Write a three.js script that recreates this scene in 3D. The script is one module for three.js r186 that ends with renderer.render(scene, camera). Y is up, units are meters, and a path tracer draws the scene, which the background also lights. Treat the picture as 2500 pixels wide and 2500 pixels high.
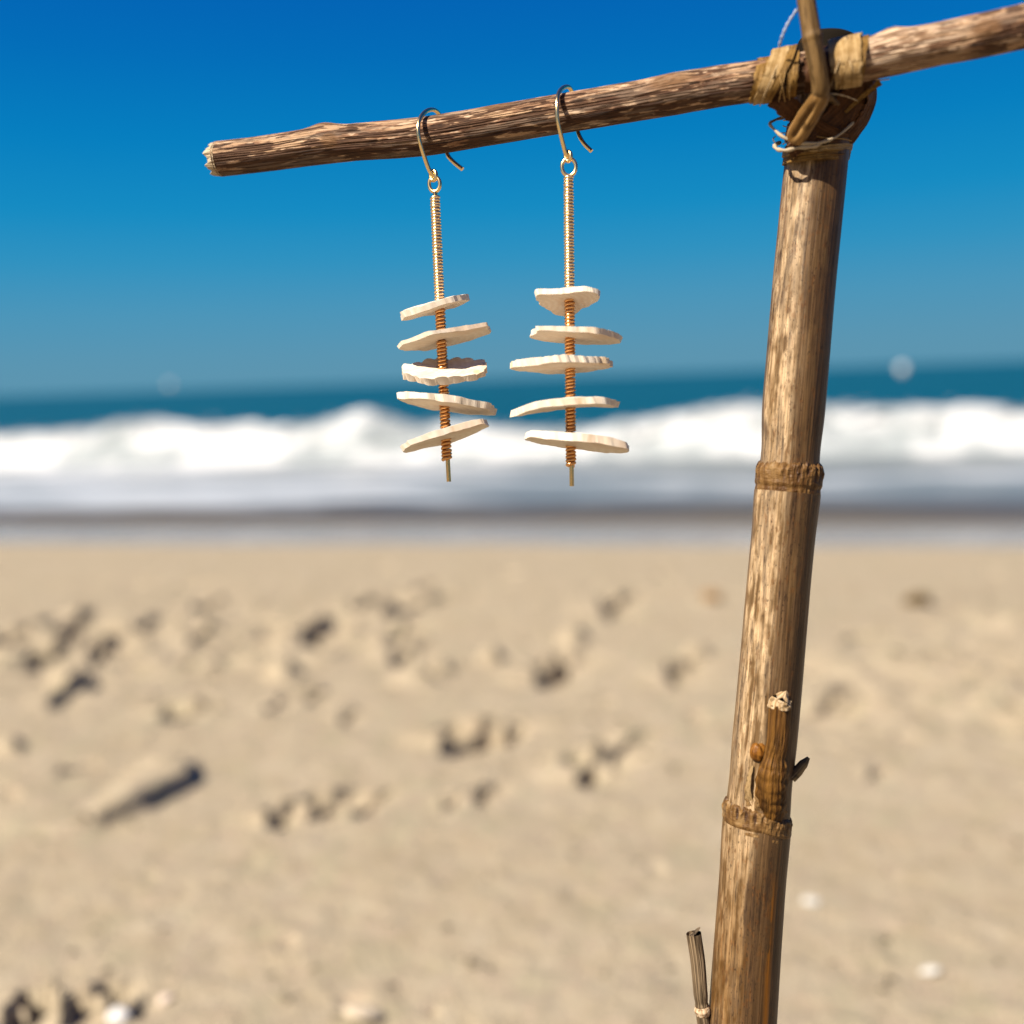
import * as THREE from 'three';
import { mergeGeometries, toCreasedNormals } from 'three/addons/utils/BufferGeometryUtils.js';

// ---------------------------------------------------------------- camera, sky, sun, exposure
const V3 = THREE.Vector3;
const scene = new THREE.Scene();
const F = 2500;                       // focal length in photo pixels (photo 2500 x 2500)
const CAM_H = 0.30;
const camera = new THREE.PerspectiveCamera(2 * Math.atan(1250 / F) * 180 / Math.PI, 1, 0.01, 6000);
camera.position.set(0, CAM_H, 0);
const ROLL = 2.0 * Math.PI / 180, PITCH = Math.atan(326 / F);
camera.up.set(Math.sin(ROLL), Math.cos(ROLL), 0);
camera.lookAt(0, CAM_H - Math.tan(PITCH), -1);
camera.updateMatrixWorld(true);
camera.focus = 0.207;
camera.userData.fStop = 6.9;

const EXPOSURE = 2.5;
const renderer = new THREE.WebGLRenderer({ antialias: true });
renderer.toneMapping = THREE.LinearToneMapping;
renderer.toneMappingExposure = EXPOSURE;
renderer.shadowMap.enabled = true;

// clear deep blue sky with a paler band of sea air along the horizon; the same all round
const SKY = [[-90, .10, .29, .42], [0, .112, .300, .425], [1.5, .105, .305, .445], [4, .072, .305, .49], [6.5, .030, .290, .530], [9, .008, .262, .545], [12.5, .002, .212, .525], [16.5, .001, .155, .485], [21, .001, .112, .45], [32, .001, .075, .38], [55, .001, .05, .31], [90, .001, .042, .28]];
function skyColor(e) {
  let i = 0; while (i < SKY.length - 2 && SKY[i + 1][0] < e) i++;
  const a = SKY[i], b = SKY[i + 1], t = Math.min(1, Math.max(0, (e - a[0]) / (b[0] - a[0])));
  return [1, 2, 3].map(k => (a[k] + (b[k] - a[k]) * t) / EXPOSURE);
}
{
  const w = 64, h = 1024, data = new Float32Array(w * h * 4);
  for (let j = 0; j < h; j++) {
    const c = skyColor((j + .5) / h * 180 - 90);
    for (let i = 0; i < w; i++) data.set([c[0], c[1], c[2], 1], (j * w + i) * 4);
  }
  const sky = new THREE.DataTexture(data, w, h, THREE.RGBAFormat, THREE.FloatType);
  sky.mapping = THREE.EquirectangularReflectionMapping;
  sky.magFilter = sky.minFilter = THREE.LinearFilter;
  sky.needsUpdate = true;
  scene.background = sky; scene.environment = sky;
}
const SUN_EL = 48 * Math.PI / 180, SUN_AZ = 62 * Math.PI / 180;
const SUN = new V3(-Math.cos(SUN_EL) * Math.sin(SUN_AZ), Math.sin(SUN_EL), Math.cos(SUN_EL) * Math.cos(SUN_AZ));
const sun = new THREE.DirectionalLight(new THREE.Color().setRGB(1, .915, .785), 5);
sun.position.copy(SUN).multiplyScalar(20);
sun.target.position.set(0, 0, -2);
sun.castShadow = true;
sun.shadow.mapSize.set(4096, 4096);
Object.assign(sun.shadow.camera, { left: -6, right: 6, top: 6, bottom: -6, near: 1, far: 50 });
scene.add(sun, sun.target);

// ---------------------------------------------------------------- helpers
const camX = new V3(), camY = new V3(), camZ = new V3();
camera.matrixWorld.extractBasis(camX, camY, camZ);
const D0 = 0.21, PX = D0 / F;         // metres per photo pixel at the earrings
const depthOf = off => D0 - off * PX; // off: photo pixels towards the camera
function W(x, y, off = 0) {           // a point seen at photo pixel (x, y), off pixels nearer than the earrings
  const d = depthOf(off);
  return camera.position.clone().addScaledVector(camX, (x - 1250) / F * d).addScaledVector(camY, -(y - 1250) / F * d).addScaledVector(camZ, -d);
}
const rpx = (r, off = 0) => r * depthOf(off) / F;
const ray = (x, y) => new V3().addScaledVector(camX, (x - 1250) / F).addScaledVector(camY, -(y - 1250) / F).sub(camZ);
const clamp = (x, a = 0, b = 1) => Math.min(b, Math.max(a, x));
const sstep = (a, b, x) => { const t = clamp((x - a) / (b - a)); return t * t * (3 - 2 * t); };
const mix = (a, b, t) => a + (b - a) * t;
function rng(seed) { let s = seed >>> 0; return () => { s = (s + 0x6D2B79F5) | 0; let t = Math.imul(s ^ s >>> 15, 1 | s); t = t + Math.imul(t ^ t >>> 7, 61 | t) ^ t; return ((t ^ t >>> 14) >>> 0) / 4294967296; }; }
function hash(x, y, z) { let h = Math.imul(x, 374761393) ^ Math.imul(y, 668265263) ^ Math.imul(z, 1274126177); h = Math.imul(h ^ h >>> 13, 1103515245); h ^= h >>> 16; return (h >>> 0) / 4294967296; }
function noise(x, y, z = 0) {
  const i = Math.floor(x), j = Math.floor(y), k = Math.floor(z);
  let u = x - i, v = y - j, w = z - k; u = u * u * (3 - 2 * u); v = v * v * (3 - 2 * v); w = w * w * (3 - 2 * w);
  const a = mix(mix(hash(i, j, k), hash(i + 1, j, k), u), mix(hash(i, j + 1, k), hash(i + 1, j + 1, k), u), v);
  const b = mix(mix(hash(i, j, k + 1), hash(i + 1, j, k + 1), u), mix(hash(i, j + 1, k + 1), hash(i + 1, j + 1, k + 1), u), v);
  return mix(a, b, w);
}
function fbm(x, y, z = 0, o = 4) { let s = 0, a = .5, n = 0; for (let k = 0; k < o; k++) { s += a * noise(x, y, z); n += a; a *= .5; x = x * 2.03 + 17.1; y = y * 2.03 + 5.3; z = z * 2.03 + 9.7; } return s / n; }
const enc = c => 255 * (c <= .0031308 ? 12.92 * c : 1.055 * Math.pow(Math.min(c, 1), 1 / 2.4) - .055);
function colorTex(w, h, f, wrap = THREE.RepeatWrapping) {   // f(u, v) -> linear rgb
  const d = new Uint8Array(w * h * 4);
  for (let j = 0; j < h; j++) for (let i = 0; i < w; i++) { const c = f((i + .5) / w, (j + .5) / h); d.set([enc(clamp(c[0])), enc(clamp(c[1])), enc(clamp(c[2])), 255], (j * w + i) * 4); }
  const t = new THREE.DataTexture(d, w, h); t.colorSpace = THREE.SRGBColorSpace; t.magFilter = t.minFilter = THREE.LinearFilter; t.wrapS = t.wrapT = wrap; t.needsUpdate = true; return t;
}
function greyTex(w, h, f, wrap = THREE.RepeatWrapping) {
  const d = new Uint8Array(w * h * 4);
  for (let j = 0; j < h; j++) for (let i = 0; i < w; i++) { const c = 255 * clamp(f((i + .5) / w, (j + .5) / h)); d.set([c, c, c, 255], (j * w + i) * 4); }
  const t = new THREE.DataTexture(d, w, h); t.magFilter = t.minFilter = THREE.LinearFilter; t.wrapS = t.wrapT = wrap; t.needsUpdate = true; return t;
}
const mix3 = (a, b, t) => [mix(a[0], b[0], t), mix(a[1], b[1], t), mix(a[2], b[2], t)];
const rgb = (r, g, b) => new THREE.Color().setRGB(r, g, b);
const dry = p => new THREE.MeshPhysicalMaterial({ specularIntensity: .28, ...p });     // dull natural surfaces
function mesh(name, geo, mat, parent = scene) { const m = new THREE.Mesh(geo, mat); m.name = name; m.castShadow = m.receiveShadow = true; parent.add(m); return m; }
function thing(name, label, category, group) { const o = new THREE.Group(); o.name = name; o.userData = { label, category }; if (group) o.userData.group = group; scene.add(o); return o; }
function setBase(g, p) {              // puts a thing's origin at its base; its parts were built in world coordinates
  g.position.copy(p); for (const c of g.children) c.position.sub(p);
}
function gridGeo(nu, nv, P, uv, closeU = false) {          // (nu+1) x (nv+1) grid of points
  const pos = new Float32Array((nu + 1) * (nv + 1) * 3), tex = new Float32Array((nu + 1) * (nv + 1) * 2), idx = [];
  for (let j = 0; j <= nv; j++) for (let i = 0; i <= nu; i++) {
    const k = j * (nu + 1) + i, p = P(i / nu, j / nv, i, j), t = uv ? uv(i / nu, j / nv, p) : [i / nu, j / nv];
    pos[3 * k] = p.x; pos[3 * k + 1] = p.y; pos[3 * k + 2] = p.z; tex[2 * k] = t[0]; tex[2 * k + 1] = t[1];
  }
  for (let j = 0; j < nv; j++) for (let i = 0; i < nu; i++) { const a = j * (nu + 1) + i, b = a + 1, c = a + nu + 1, d = c + 1; idx.push(a, b, d, a, d, c); }
  const g = new THREE.BufferGeometry();
  g.setAttribute('position', new THREE.BufferAttribute(pos, 3)); g.setAttribute('uv', new THREE.BufferAttribute(tex, 2)); g.setIndex(idx);
  g.computeVertexNormals();
  if (closeU) {                       // same normals on both sides of the seam
    const n = g.attributes.normal;
    for (let j = 0; j <= nv; j++) { const a = j * (nu + 1), b = a + nu; const s = new V3(n.getX(a) + n.getX(b), n.getY(a) + n.getY(b), n.getZ(a) + n.getZ(b)).normalize(); n.setXYZ(a, s.x, s.y, s.z); n.setXYZ(b, s.x, s.y, s.z); }
  }
  return g;
}
const lerpTable = (tab, x) => { if (x <= tab[0][0]) return tab[0][1]; for (let i = 1; i < tab.length; i++) if (x <= tab[i][0]) { const [a, b] = [tab[i - 1], tab[i]]; return mix(a[1], b[1], (x - a[0]) / (b[0] - a[0])); } return tab[tab.length - 1][1]; };
// tube along pts; angle 0 faces `ref`, +90 deg lies to the right of an upward path seen from ref. radius(t), push(angle, t) in metres
function sweep({ pts, n = 60, seg = 24, radius, push, ref = camZ, flat = 1, cap = true, uvLen = 1, capPush, smooth = true }) {
  const curve = smooth && pts.length > 2 ? new THREE.CatmullRomCurve3(pts, false, 'centripetal') : null;
  const at = t => curve ? curve.getPoint(t) : pts.length === 2 ? pts[0].clone().lerp(pts[1], t) : (() => { const s = t * (pts.length - 1), i = Math.min(pts.length - 2, Math.floor(s)); return pts[i].clone().lerp(pts[i + 1], s - i); })();
  const C = [], T = [], N = [], B = [];
  for (let j = 0; j <= n; j++) C.push(at(j / n));
  for (let j = 0; j <= n; j++) T.push(C[Math.min(n, j + 1)].clone().sub(C[Math.max(0, j - 1)]).normalize());
  let prev = ref.clone();
  for (let j = 0; j <= n; j++) { const v = ref === null ? prev : prev; const nn = v.clone().addScaledVector(T[j], -v.dot(T[j])).normalize(); N.push(nn); B.push(new V3().crossVectors(T[j], nn)); prev = nn; }
  const side = gridGeo(seg, n, (u, v, i, j) => {
    const a = (u - .5) * 2 * Math.PI, r = radius(v) + (push ? push(a, v) : 0);
    return C[j].clone().addScaledVector(N[j], Math.cos(a) * r * flat).addScaledVector(B[j], Math.sin(a) * r);
  }, (u, v) => [u, v * uvLen], true);
  if (!cap) return side;
  const caps = [0, n].map(j => {
    const v = j / n, rings = 5;
    return gridGeo(seg, rings, (u, k) => {
      const a = (u - .5) * 2 * Math.PI * (j ? 1 : -1), r = (radius(v) + (push ? push(a, v) : 0)) * (1 - k);
      const p = C[j].clone().addScaledVector(N[j], Math.cos(a) * r * flat).addScaledVector(B[j], Math.sin(a) * r);
      if (capPush) p.addScaledVector(T[j], (j ? 1 : -1) * capPush(a, 1 - k, j ? 1 : 0));
      return p;
    }, (u, k) => [u, v * uvLen + .002 * k]);
  });
  return mergeGeometries([side, ...caps]);
}
// flat strip with thickness: pts, widths (metres), out = function(point) -> outward direction
function ribbon({ pts, width, out, thick = .00025, n = 60, cup = 0, wob = 0, seed = 1, closed = false }) {
  const curve = new THREE.CatmullRomCurve3(pts, closed, 'centripetal'), C = [], T = [];
  for (let j = 0; j <= n; j++) { C.push(curve.getPoint(j / n)); T.push(curve.getTangent(j / n)); }
  const m = 6, P = (i, j, lift) => {
    const s = i / m * 2 - 1, o = out(C[j], j / n).clone(); o.addScaledVector(T[j], -o.dot(T[j])).normalize();
    const b = new V3().crossVectors(T[j], o), w = width(j / n) / 2 * (1 + wob * (noise(j * .35, seed * 7.7, s > 0 ? 3 : 9) - .5));
    return C[j].clone().addScaledVector(b, s * w).addScaledVector(o, lift + cup * w * s * s + wob * .25 * w * (noise(j * .25 + seed, i * .9, 2) - .5));
  };
  // closed section: over the top from -1 to 1 and back underneath
  const M = 2 * m + 2;
  const g = gridGeo(M, n, (u, v, i, j) => i <= m ? P(i, j, thick / 2) : i <= 2 * m + 1 ? P(2 * m + 1 - i, j, -thick / 2) : P(0, j, thick / 2), (u, v, p) => [u, v * 3]);
  return g.toNonIndexed().index ? g : g;
}

// ---------------------------------------------------------------- beach
const BETA = 14 * Math.PI / 180, SL = 0.061;
const qOf = (x, z) => x * Math.sin(BETA) - z * Math.cos(BETA), uOf = (x, z) => x * Math.cos(BETA) + z * Math.sin(BETA);
const shore = (u, q, y) => new V3(u * Math.cos(BETA) + q * Math.sin(BETA), y, u * Math.sin(BETA) - q * Math.cos(BETA));
const slopeY = q => q < -4 ? SL * 4 + 3.2 * sstep(-4, -16, q) : q < 6 ? -SL * q : -SL * 6 - .09 * (q - 6);  // unseen rise behind the camera, added so the metal reflects warm sand
function hit(px, py) { const d = ray(px, py), t = -CAM_H / (d.y + SL * qOf(d.x, d.z)); return camera.position.clone().addScaledVector(d, t); }
// pits and lumps in the trodden sand: [photo x, y, width, height in pixels, height in metres (pits negative), edge sharpness, noise]
const F0 = [
  [30, 1547, 90, 16, -.035, .5], [150, 1514, 120, 44, -.03, .6], [105, 1594, 150, 30, -.028, .6], [238, 1578, 66, 30, -.03, .5], [345, 1522, 60, 34, -.022, .8], [482, 1540, 100, 22, -.022, .8], [500, 1469, 90, 16, -.02, .8],
  [170, 1662, 130, 60, .016, .9], [435, 1722, 138, 24, -.03, .4], [180, 1873, 140, 20, -.008, .5], [20, 1817, 90, 50, .012, 1], [30, 1945, 60, 20, -.01, .8],
  [1165, 1786, 200, 34, -.03, .35], [1262, 1766, 70, 22, -.014, .6], [678, 1984, 66, 30, -.02, .5], [800, 1947, 130, 28, -.026, .4], [890, 1948, 100, 40, -.012, .8], [1425, 1860, 110, 42, -.024, .5], [1480, 1810, 150, 46, -.012, .9],
  [1175, 1926, 44, 24, -.014, .6], [1100, 1946, 54, 22, -.01, .8], [1325, 1850, 32, 20, -.01, .8], [1345, 1628, 104, 26, -.034, .4], [1372, 1610, 40, 34, -.03, .5], [1645, 1638, 46, 24, -.026, .6], [1489, 1476, 60, 26, -.03, .6],
  [1000, 1476, 170, 22, -.03, .5], [880, 1474, 60, 18, -.026, .7], [763, 1542, 48, 28, -.034, .5], [965, 1540, 70, 22, -.024, .7], [978, 1587, 70, 20, -.024, .7], [1040, 1430, 60, 12, -.02, .8], [1240, 1400, 70, 12, -.02, .8], [930, 1385, 60, 12, -.016, .8],
  [2020, 1706, 70, 26, -.022, .6], [2090, 1722, 100, 24, -.012, .9], [2150, 1868, 80, 30, -.01, .9], [2085, 1552, 120, 18, -.014, .9], [1600, 1396, 60, 12, -.016, .9], [2420, 1396, 70, 14, -.016, .9], [1700, 1745, 60, 20, -.012, .9], [1480, 1710, 50, 18, -.012, .9], [2330, 1495, 120, 12, -.012, 1], [2480, 1720, 60, 30, -.016, .8],
  [760, 1690, 60, 18, -.012, .9], [660, 1715, 60, 16, -.012, .9], [850, 1740, 46, 16, -.012, .8], [1200, 1600, 70, 30, .02, 1], [1400, 1560, 90, 40, .024, 1], [1080, 1630, 60, 30, .016, 1], [690, 1640, 110, 40, .02, 1], [1010, 1655, 150, 40, .016, 1], [1700, 1600, 90, 36, .018, 1],
  [80, 2440, 90, 40, -.03, .45], [196, 2436, 80, 40, -.03, .45], [275, 2408, 90, 24, -.02, .6], [40, 2492, 60, 50, -.03, .5], [335, 2452, 30, 24, -.014, .6], [150, 2474, 60, 30, .014, .9], [250, 2466, 60, 26, .012, .9], [130, 2420, 40, 20, .012, 1],
  [560, 2020, 90, 20, -.004, 1], [620, 2090, 60, 16, -.004, 1], [370, 2130, 70, 18, -.004, 1], [520, 2140, 50, 14, -.004, 1], [700, 2300, 70, 50, -.004, 1], [1060, 2470, 50, 30, -.006, .8], [860, 2440, 120, 40, -.005, 1], [1600, 2120, 50, 50, -.004, 1], [1780, 1900, 50, 40, -.004, 1],
].map(([x, y, w, h, H, e], k) => {
  const c = hit(x, y), a = hit(x + w / 2, y), b = hit(x, y - h / 2);
  const ax = a.x - c.x, az = a.z - c.z, bx = b.x - c.x, bz = b.z - c.z, det = ax * bz - az * bx;
  return { c, ax, az, bx, bz, det, H, e, k, R: 1.8 * Math.max(Math.hypot(ax, az), Math.hypot(bx, bz)) };
});
// raised slab of firm sand with a sheer right-hand edge, left by a foot: outline in photo pixels
const SLAB = [[120, 1865], [250, 1858], [380, 1850], [450, 1862], [482, 1890], [470, 1915], [420, 1940], [365, 1965], [310, 1990], [250, 2012], [150, 2030], [20, 2030], [-60, 1960], [20, 1890]].map(([x, y]) => hit(x, y));
function slabSigned(x, z) {           // distance inside (+) or outside (-) the slab outline
  let inside = false, best = 1e9;
  for (let i = 0, j = SLAB.length - 1; i < SLAB.length; j = i++) {
    const a = SLAB[i], b = SLAB[j];
    if ((a.z > z) !== (b.z > z) && x < (b.x - a.x) * (z - a.z) / (b.z - a.z) + a.x) inside = !inside;
    const ex = b.x - a.x, ez = b.z - a.z, t = clamp(((x - a.x) * ex + (z - a.z) * ez) / (ex * ex + ez * ez));
    best = Math.min(best, Math.hypot(x - a.x - t * ex, z - a.z - t * ez));
  }
  return inside ? best : -best;
}
// little scarps where the crust of the sand broke: seen from (x0, y0) to (x1, y1) in photo pixels, hp pixels tall; the far left side stands higher
const SCARPS = [[1060, 1803, 1210, 1776, 46], [1190, 1788, 1280, 1762, 26], [640, 1994, 716, 1968, 36], [742, 1962, 860, 1932, 38], [846, 1968, 940, 1924, 22], [384, 1734, 504, 1716, 30], [1392, 1884, 1484, 1840, 42], [1480, 1842, 1570, 1788, 22], [1290, 1646, 1392, 1610, 40], [-30, 1560, 66, 1540, 26], [48, 1614, 176, 1578, 34], [116, 1536, 206, 1502, 36], [202, 1596, 270, 1566, 36], [926, 1490, 1080, 1468, 28], [846, 1484, 904, 1468, 24], [736, 1562, 790, 1526, 34], [930, 1554, 1004, 1532, 26], [940, 1604, 1014, 1580, 26], [1456, 1496, 1524, 1466, 30], [1618, 1656, 1674, 1626, 32], [1990, 1722, 2064, 1690, 30], [-10, 2540, 70, 2440, 34], [60, 2470, 130, 2420, 34], [146, 2480, 240, 2414, 36], [230, 2432, 316, 2396, 24], [322, 2470, 354, 2438, 24], [2044, 1566, 2164, 1546, 14], [320, 1534, 372, 1510, 26], [450, 1556, 540, 1530, 22], [460, 1480, 545, 1464, 18], [110, 1708, 220, 1672, 26], [1150, 1940, 1200, 1912, 26], [1076, 1958, 1130, 1936, 18], [2110, 1884, 2190, 1856, 14], [1590, 1404, 1650, 1394, 10], [1000, 1436, 1070, 1424, 12], [2030, 1716, 2150, 1700, 14], [140, 1882, 250, 1868, 18], [640, 1726, 700, 1704, 16], [740, 1704, 800, 1680, 16], [826, 1754, 870, 1730, 16]].map(([x0, y0, x1, y1, hp], k) => {
  const A = hit(x0, y0 + .34 * hp), B = hit(x1, y1 - .34 * hp), d = -A.clone().sub(camera.position).dot(camZ), L = Math.hypot(B.x - A.x, B.z - A.z);
  return { A, ex: (B.x - A.x) / L, ez: (B.z - A.z) / L, L, H: hp * d / F * 1.2, k };
});
const slabBox = new THREE.Box2().setFromPoints(SLAB.map(p => new THREE.Vector2(p.x, p.z))).expandByScalar(.08);
function sandY(x, z) {
  const q = qOf(x, z);
  let y = slopeY(q);
  if (Math.abs(x) > 14 || q < -8 || q > 4) return y + (q < 2 ? .06 * (fbm(x * .5, z * .5, 3, 2) - .5) : 0);
  const dry = 1 - sstep(1.9, 2.55, q), rough = sstep(.85, 1.15, q) * (1 - sstep(1.8, 2.2, q));
  y += dry * (.02 * (fbm(x * 2.2, z * 2.2, 1, 3) - .5) + .003 * (fbm(x * 22, z * 22, 5, 2) - .5) + .0036 * (fbm(x * 60, z * 60, 8, 3) - .5));
  if (rough > 0) { const b = 1 - Math.abs(2 * fbm(x * 13, z * 13, 4, 3) - 1); y += rough * (sstep(.35, .62, fbm(x * 2.6, z * 2.6, 31, 2)) * (.016 * (b * b - .6) + .006 * (fbm(x * 40, z * 40, 11, 2) - .5))); }
  for (const f of F0) {
    const dx = x - f.c.x, dz = z - f.c.z; if (dx * dx + dz * dz > f.R * f.R) continue;
    const a = (dx * f.bz - dz * f.bx) / f.det, b = (f.ax * dz - f.az * dx) / f.det;
    const ang = Math.atan2(b, a), r = Math.hypot(a, b) * (1 + .45 * (fbm(Math.cos(ang) * 1.6 + f.k * 3.1, Math.sin(ang) * 1.6, f.k, 3) - .5));
    y += (f.H < 0 ? .55 : 1) * f.H * (1 - sstep(1.02 - f.e * .75, 1.02, r));
    if (f.H < 0) y += -f.H * .06 * Math.exp(-Math.pow((r - 1.22) / .16, 2));
  }
  for (const f of SCARPS) {
    const dx = x - f.A.x, dz = z - f.A.z, t = (dx * f.ex + dz * f.ez) / f.L; if (t < -.25 || t > 1.25) continue;
    const reach = f.H * 3.4; let s = dx * f.ez - dz * f.ex; if (Math.abs(s) > reach + .02) continue;     // s > 0 on the far left side
    s = -s + f.H * .55 * (fbm(x * 38, z * 38, f.k, 3) - .5) - .42 * f.L * (t - .5) * (t - .5) + .05 * f.L;
    const end = sstep(-.15, .12, t + .12 * (fbm(x * 50, z * 50, f.k + 5, 2) - .5)) * sstep(1.2, .75, t);
    y += end * f.H * (s < 0 ? .42 * sstep(-reach, -f.H * .12, s) : s < f.H * .16 ? mix(.42, -.58, sstep(-f.H * .12, f.H * .16, s)) : -.58 * (1 - sstep(f.H * .5, reach, s)));
  }
  if (x > slabBox.min.x && x < slabBox.max.x && z > slabBox.min.y && z < slabBox.max.y) {
    const s = slabSigned(x, z) + .008 * (fbm(x * 30, z * 30, 2, 2) - .5), right = sstep(-.14, -.02, x - SLAB[4].x + .02);
    y += (.004 + .013 * sstep(-.075, -.03, x - SLAB[4].x)) * right * sstep(-.004, .006, s) + .006 * (1 - right) * sstep(-.03, .03, s);
  }
  return y;
}
{
  // fan-shaped grid: fine where the photograph looks, coarse far to the sides and behind
  const cols = [], rows = [];
  const NC = 640; for (let i = 0; i <= NC; i++) cols.push(-.66 + 1.32 * i / NC);
  for (let k = 1, s = .66; k <= 26; k++) { s += .004 * Math.pow(1.36, k); cols.push(s); cols.unshift(-s); }
  rows.push(-60, -30, -15, -8, -5, -3, -2, -1.4, -1, -.7, -.4, -.2, -.05); for (let d = .05; d < .36; d += .02) rows.push(d);
  for (let d = .36; d < 4.2; d *= 1.0044) rows.push(d);
  for (let d = 4.2; d < 90; d *= 1.25) rows.push(d);
  const width = d => Math.max(.5, d + .12);
  const g = gridGeo(cols.length - 1, rows.length - 1, (u, v, i, j) => { const x = cols[i] * width(rows[j]), z = -rows[j]; return new V3(x, sandY(x, z), z); }, (u, v, p) => [p.x, -p.z]);
  const tone = (u, v, s) => fbm(u * s, v * s, 1, 1);
  // grain: speckles of light quartz, tan and dark grains; tile 0.24 m, periodic
  const per = (u, v, n, z) => { const x = u * n, y = v * n, i = Math.floor(x), j = Math.floor(y); let fu = x - i, fv = y - j; fu = fu * fu * (3 - 2 * fu); fv = fv * fv * (3 - 2 * fv); const h = (a, b) => hash(((a % n) + n) % n, ((b % n) + n) % n, z); return mix(mix(h(i, j), h(i + 1, j), fu), mix(h(i, j + 1), h(i + 1, j + 1), fu), fv); };
  const map = colorTex(1024, 1024, (u, v) => {
    const g1 = per(u, v, 512, 1), g2 = per(u, v, 256, 2), l = per(u, v, 8, 3) * .34 + per(u, v, 21, 4) * .33 + per(u, v, 60, 5) * .33, hue = per(u, v, 13, 6), hue2 = per(u, v, 34, 7);
    let c = mix3([.242, .190, .118], [.318, .266, .190], l);
    c = mix3(c, [.245, .218, .138], sstep(.55, .85, hue) * .4); c = mix3(c, [.29, .222, .160], sstep(.55, .85, hue2) * .4);
    c = mix3(c, [.36, .31, .235], clamp((g1 - .78) * 3)); c = mix3(c, [.10, .068, .036], clamp((.16 - g2) * 4));
    const m = .86 + .28 * g1; return [c[0] * m, c[1] * m, c[2] * m];
  });
  map.repeat.set(1 / .31, 1 / .31);
  const bump = greyTex(1024, 1024, (u, v) => .5 * per(u, v, 400, 11) + .3 * per(u, v, 160, 12) + .2 * per(u, v, 48, 13));
  bump.repeat.set(1 / .31, 1 / .31);
  const sand = dry({ map, bumpMap: bump, bumpScale: .0022, roughness: .95 });
  const o = mesh('beach_sand', g, sand); o.userData.kind = 'structure';
  o.userData.label = 'pale trodden beach sand with pits and lumps'; 

  // loose clods of sand lying in the trodden part: too many to count
  const R = rng(41), lump = new THREE.IcosahedronGeometry(1, 2), pa = lump.attributes.position;
  for (let i = 0; i < pa.count; i++) { const p = new V3().fromBufferAttribute(pa, i), k = .72 + .55 * fbm(p.x * 1.7 + 3, p.y * 1.7, p.z * 1.7, 3); pa.setXYZ(i, p.x * k, p.y * k * .7, p.z * k); }
  lump.computeVertexNormals();
  const spots = [];
  while (spots.length < 520) {
    const px = -200 + R() * 2900, py = R() < .8 ? 1440 + R() * R() * 420 : 1440 + R() * 1060, p = hit(px, py), q = qOf(p.x, p.z);
    const clump = fbm(p.x * 3.2, p.z * 3.2, 6, 2); if (clump < .5 && R() < .8) continue;
    if (q > 2.3) continue;
    const r = (q > .9 ? .002 + .009 * R() * R() * R() : .001 + .002 * R()); p.y = sandY(p.x, p.z) + r * .2;
    spots.push(new THREE.Matrix4().compose(p, new THREE.Quaternion().setFromEuler(new THREE.Euler(R() * .5, R() * 6.28, R() * .5)), new V3(r * (.8 + R() * .7), r * (.7 + .5 * R()), r)));
  }
  const im = new THREE.InstancedMesh(lump, sand, spots.length); spots.forEach((m, i) => im.setMatrixAt(i, m));
  im.name = 'sand_clods'; im.castShadow = im.receiveShadow = true; im.userData = { kind: 'stuff', label: 'loose crumbs and clods of sand scattered over the trodden beach', category: 'sand clods' }; scene.add(im);
}

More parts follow.
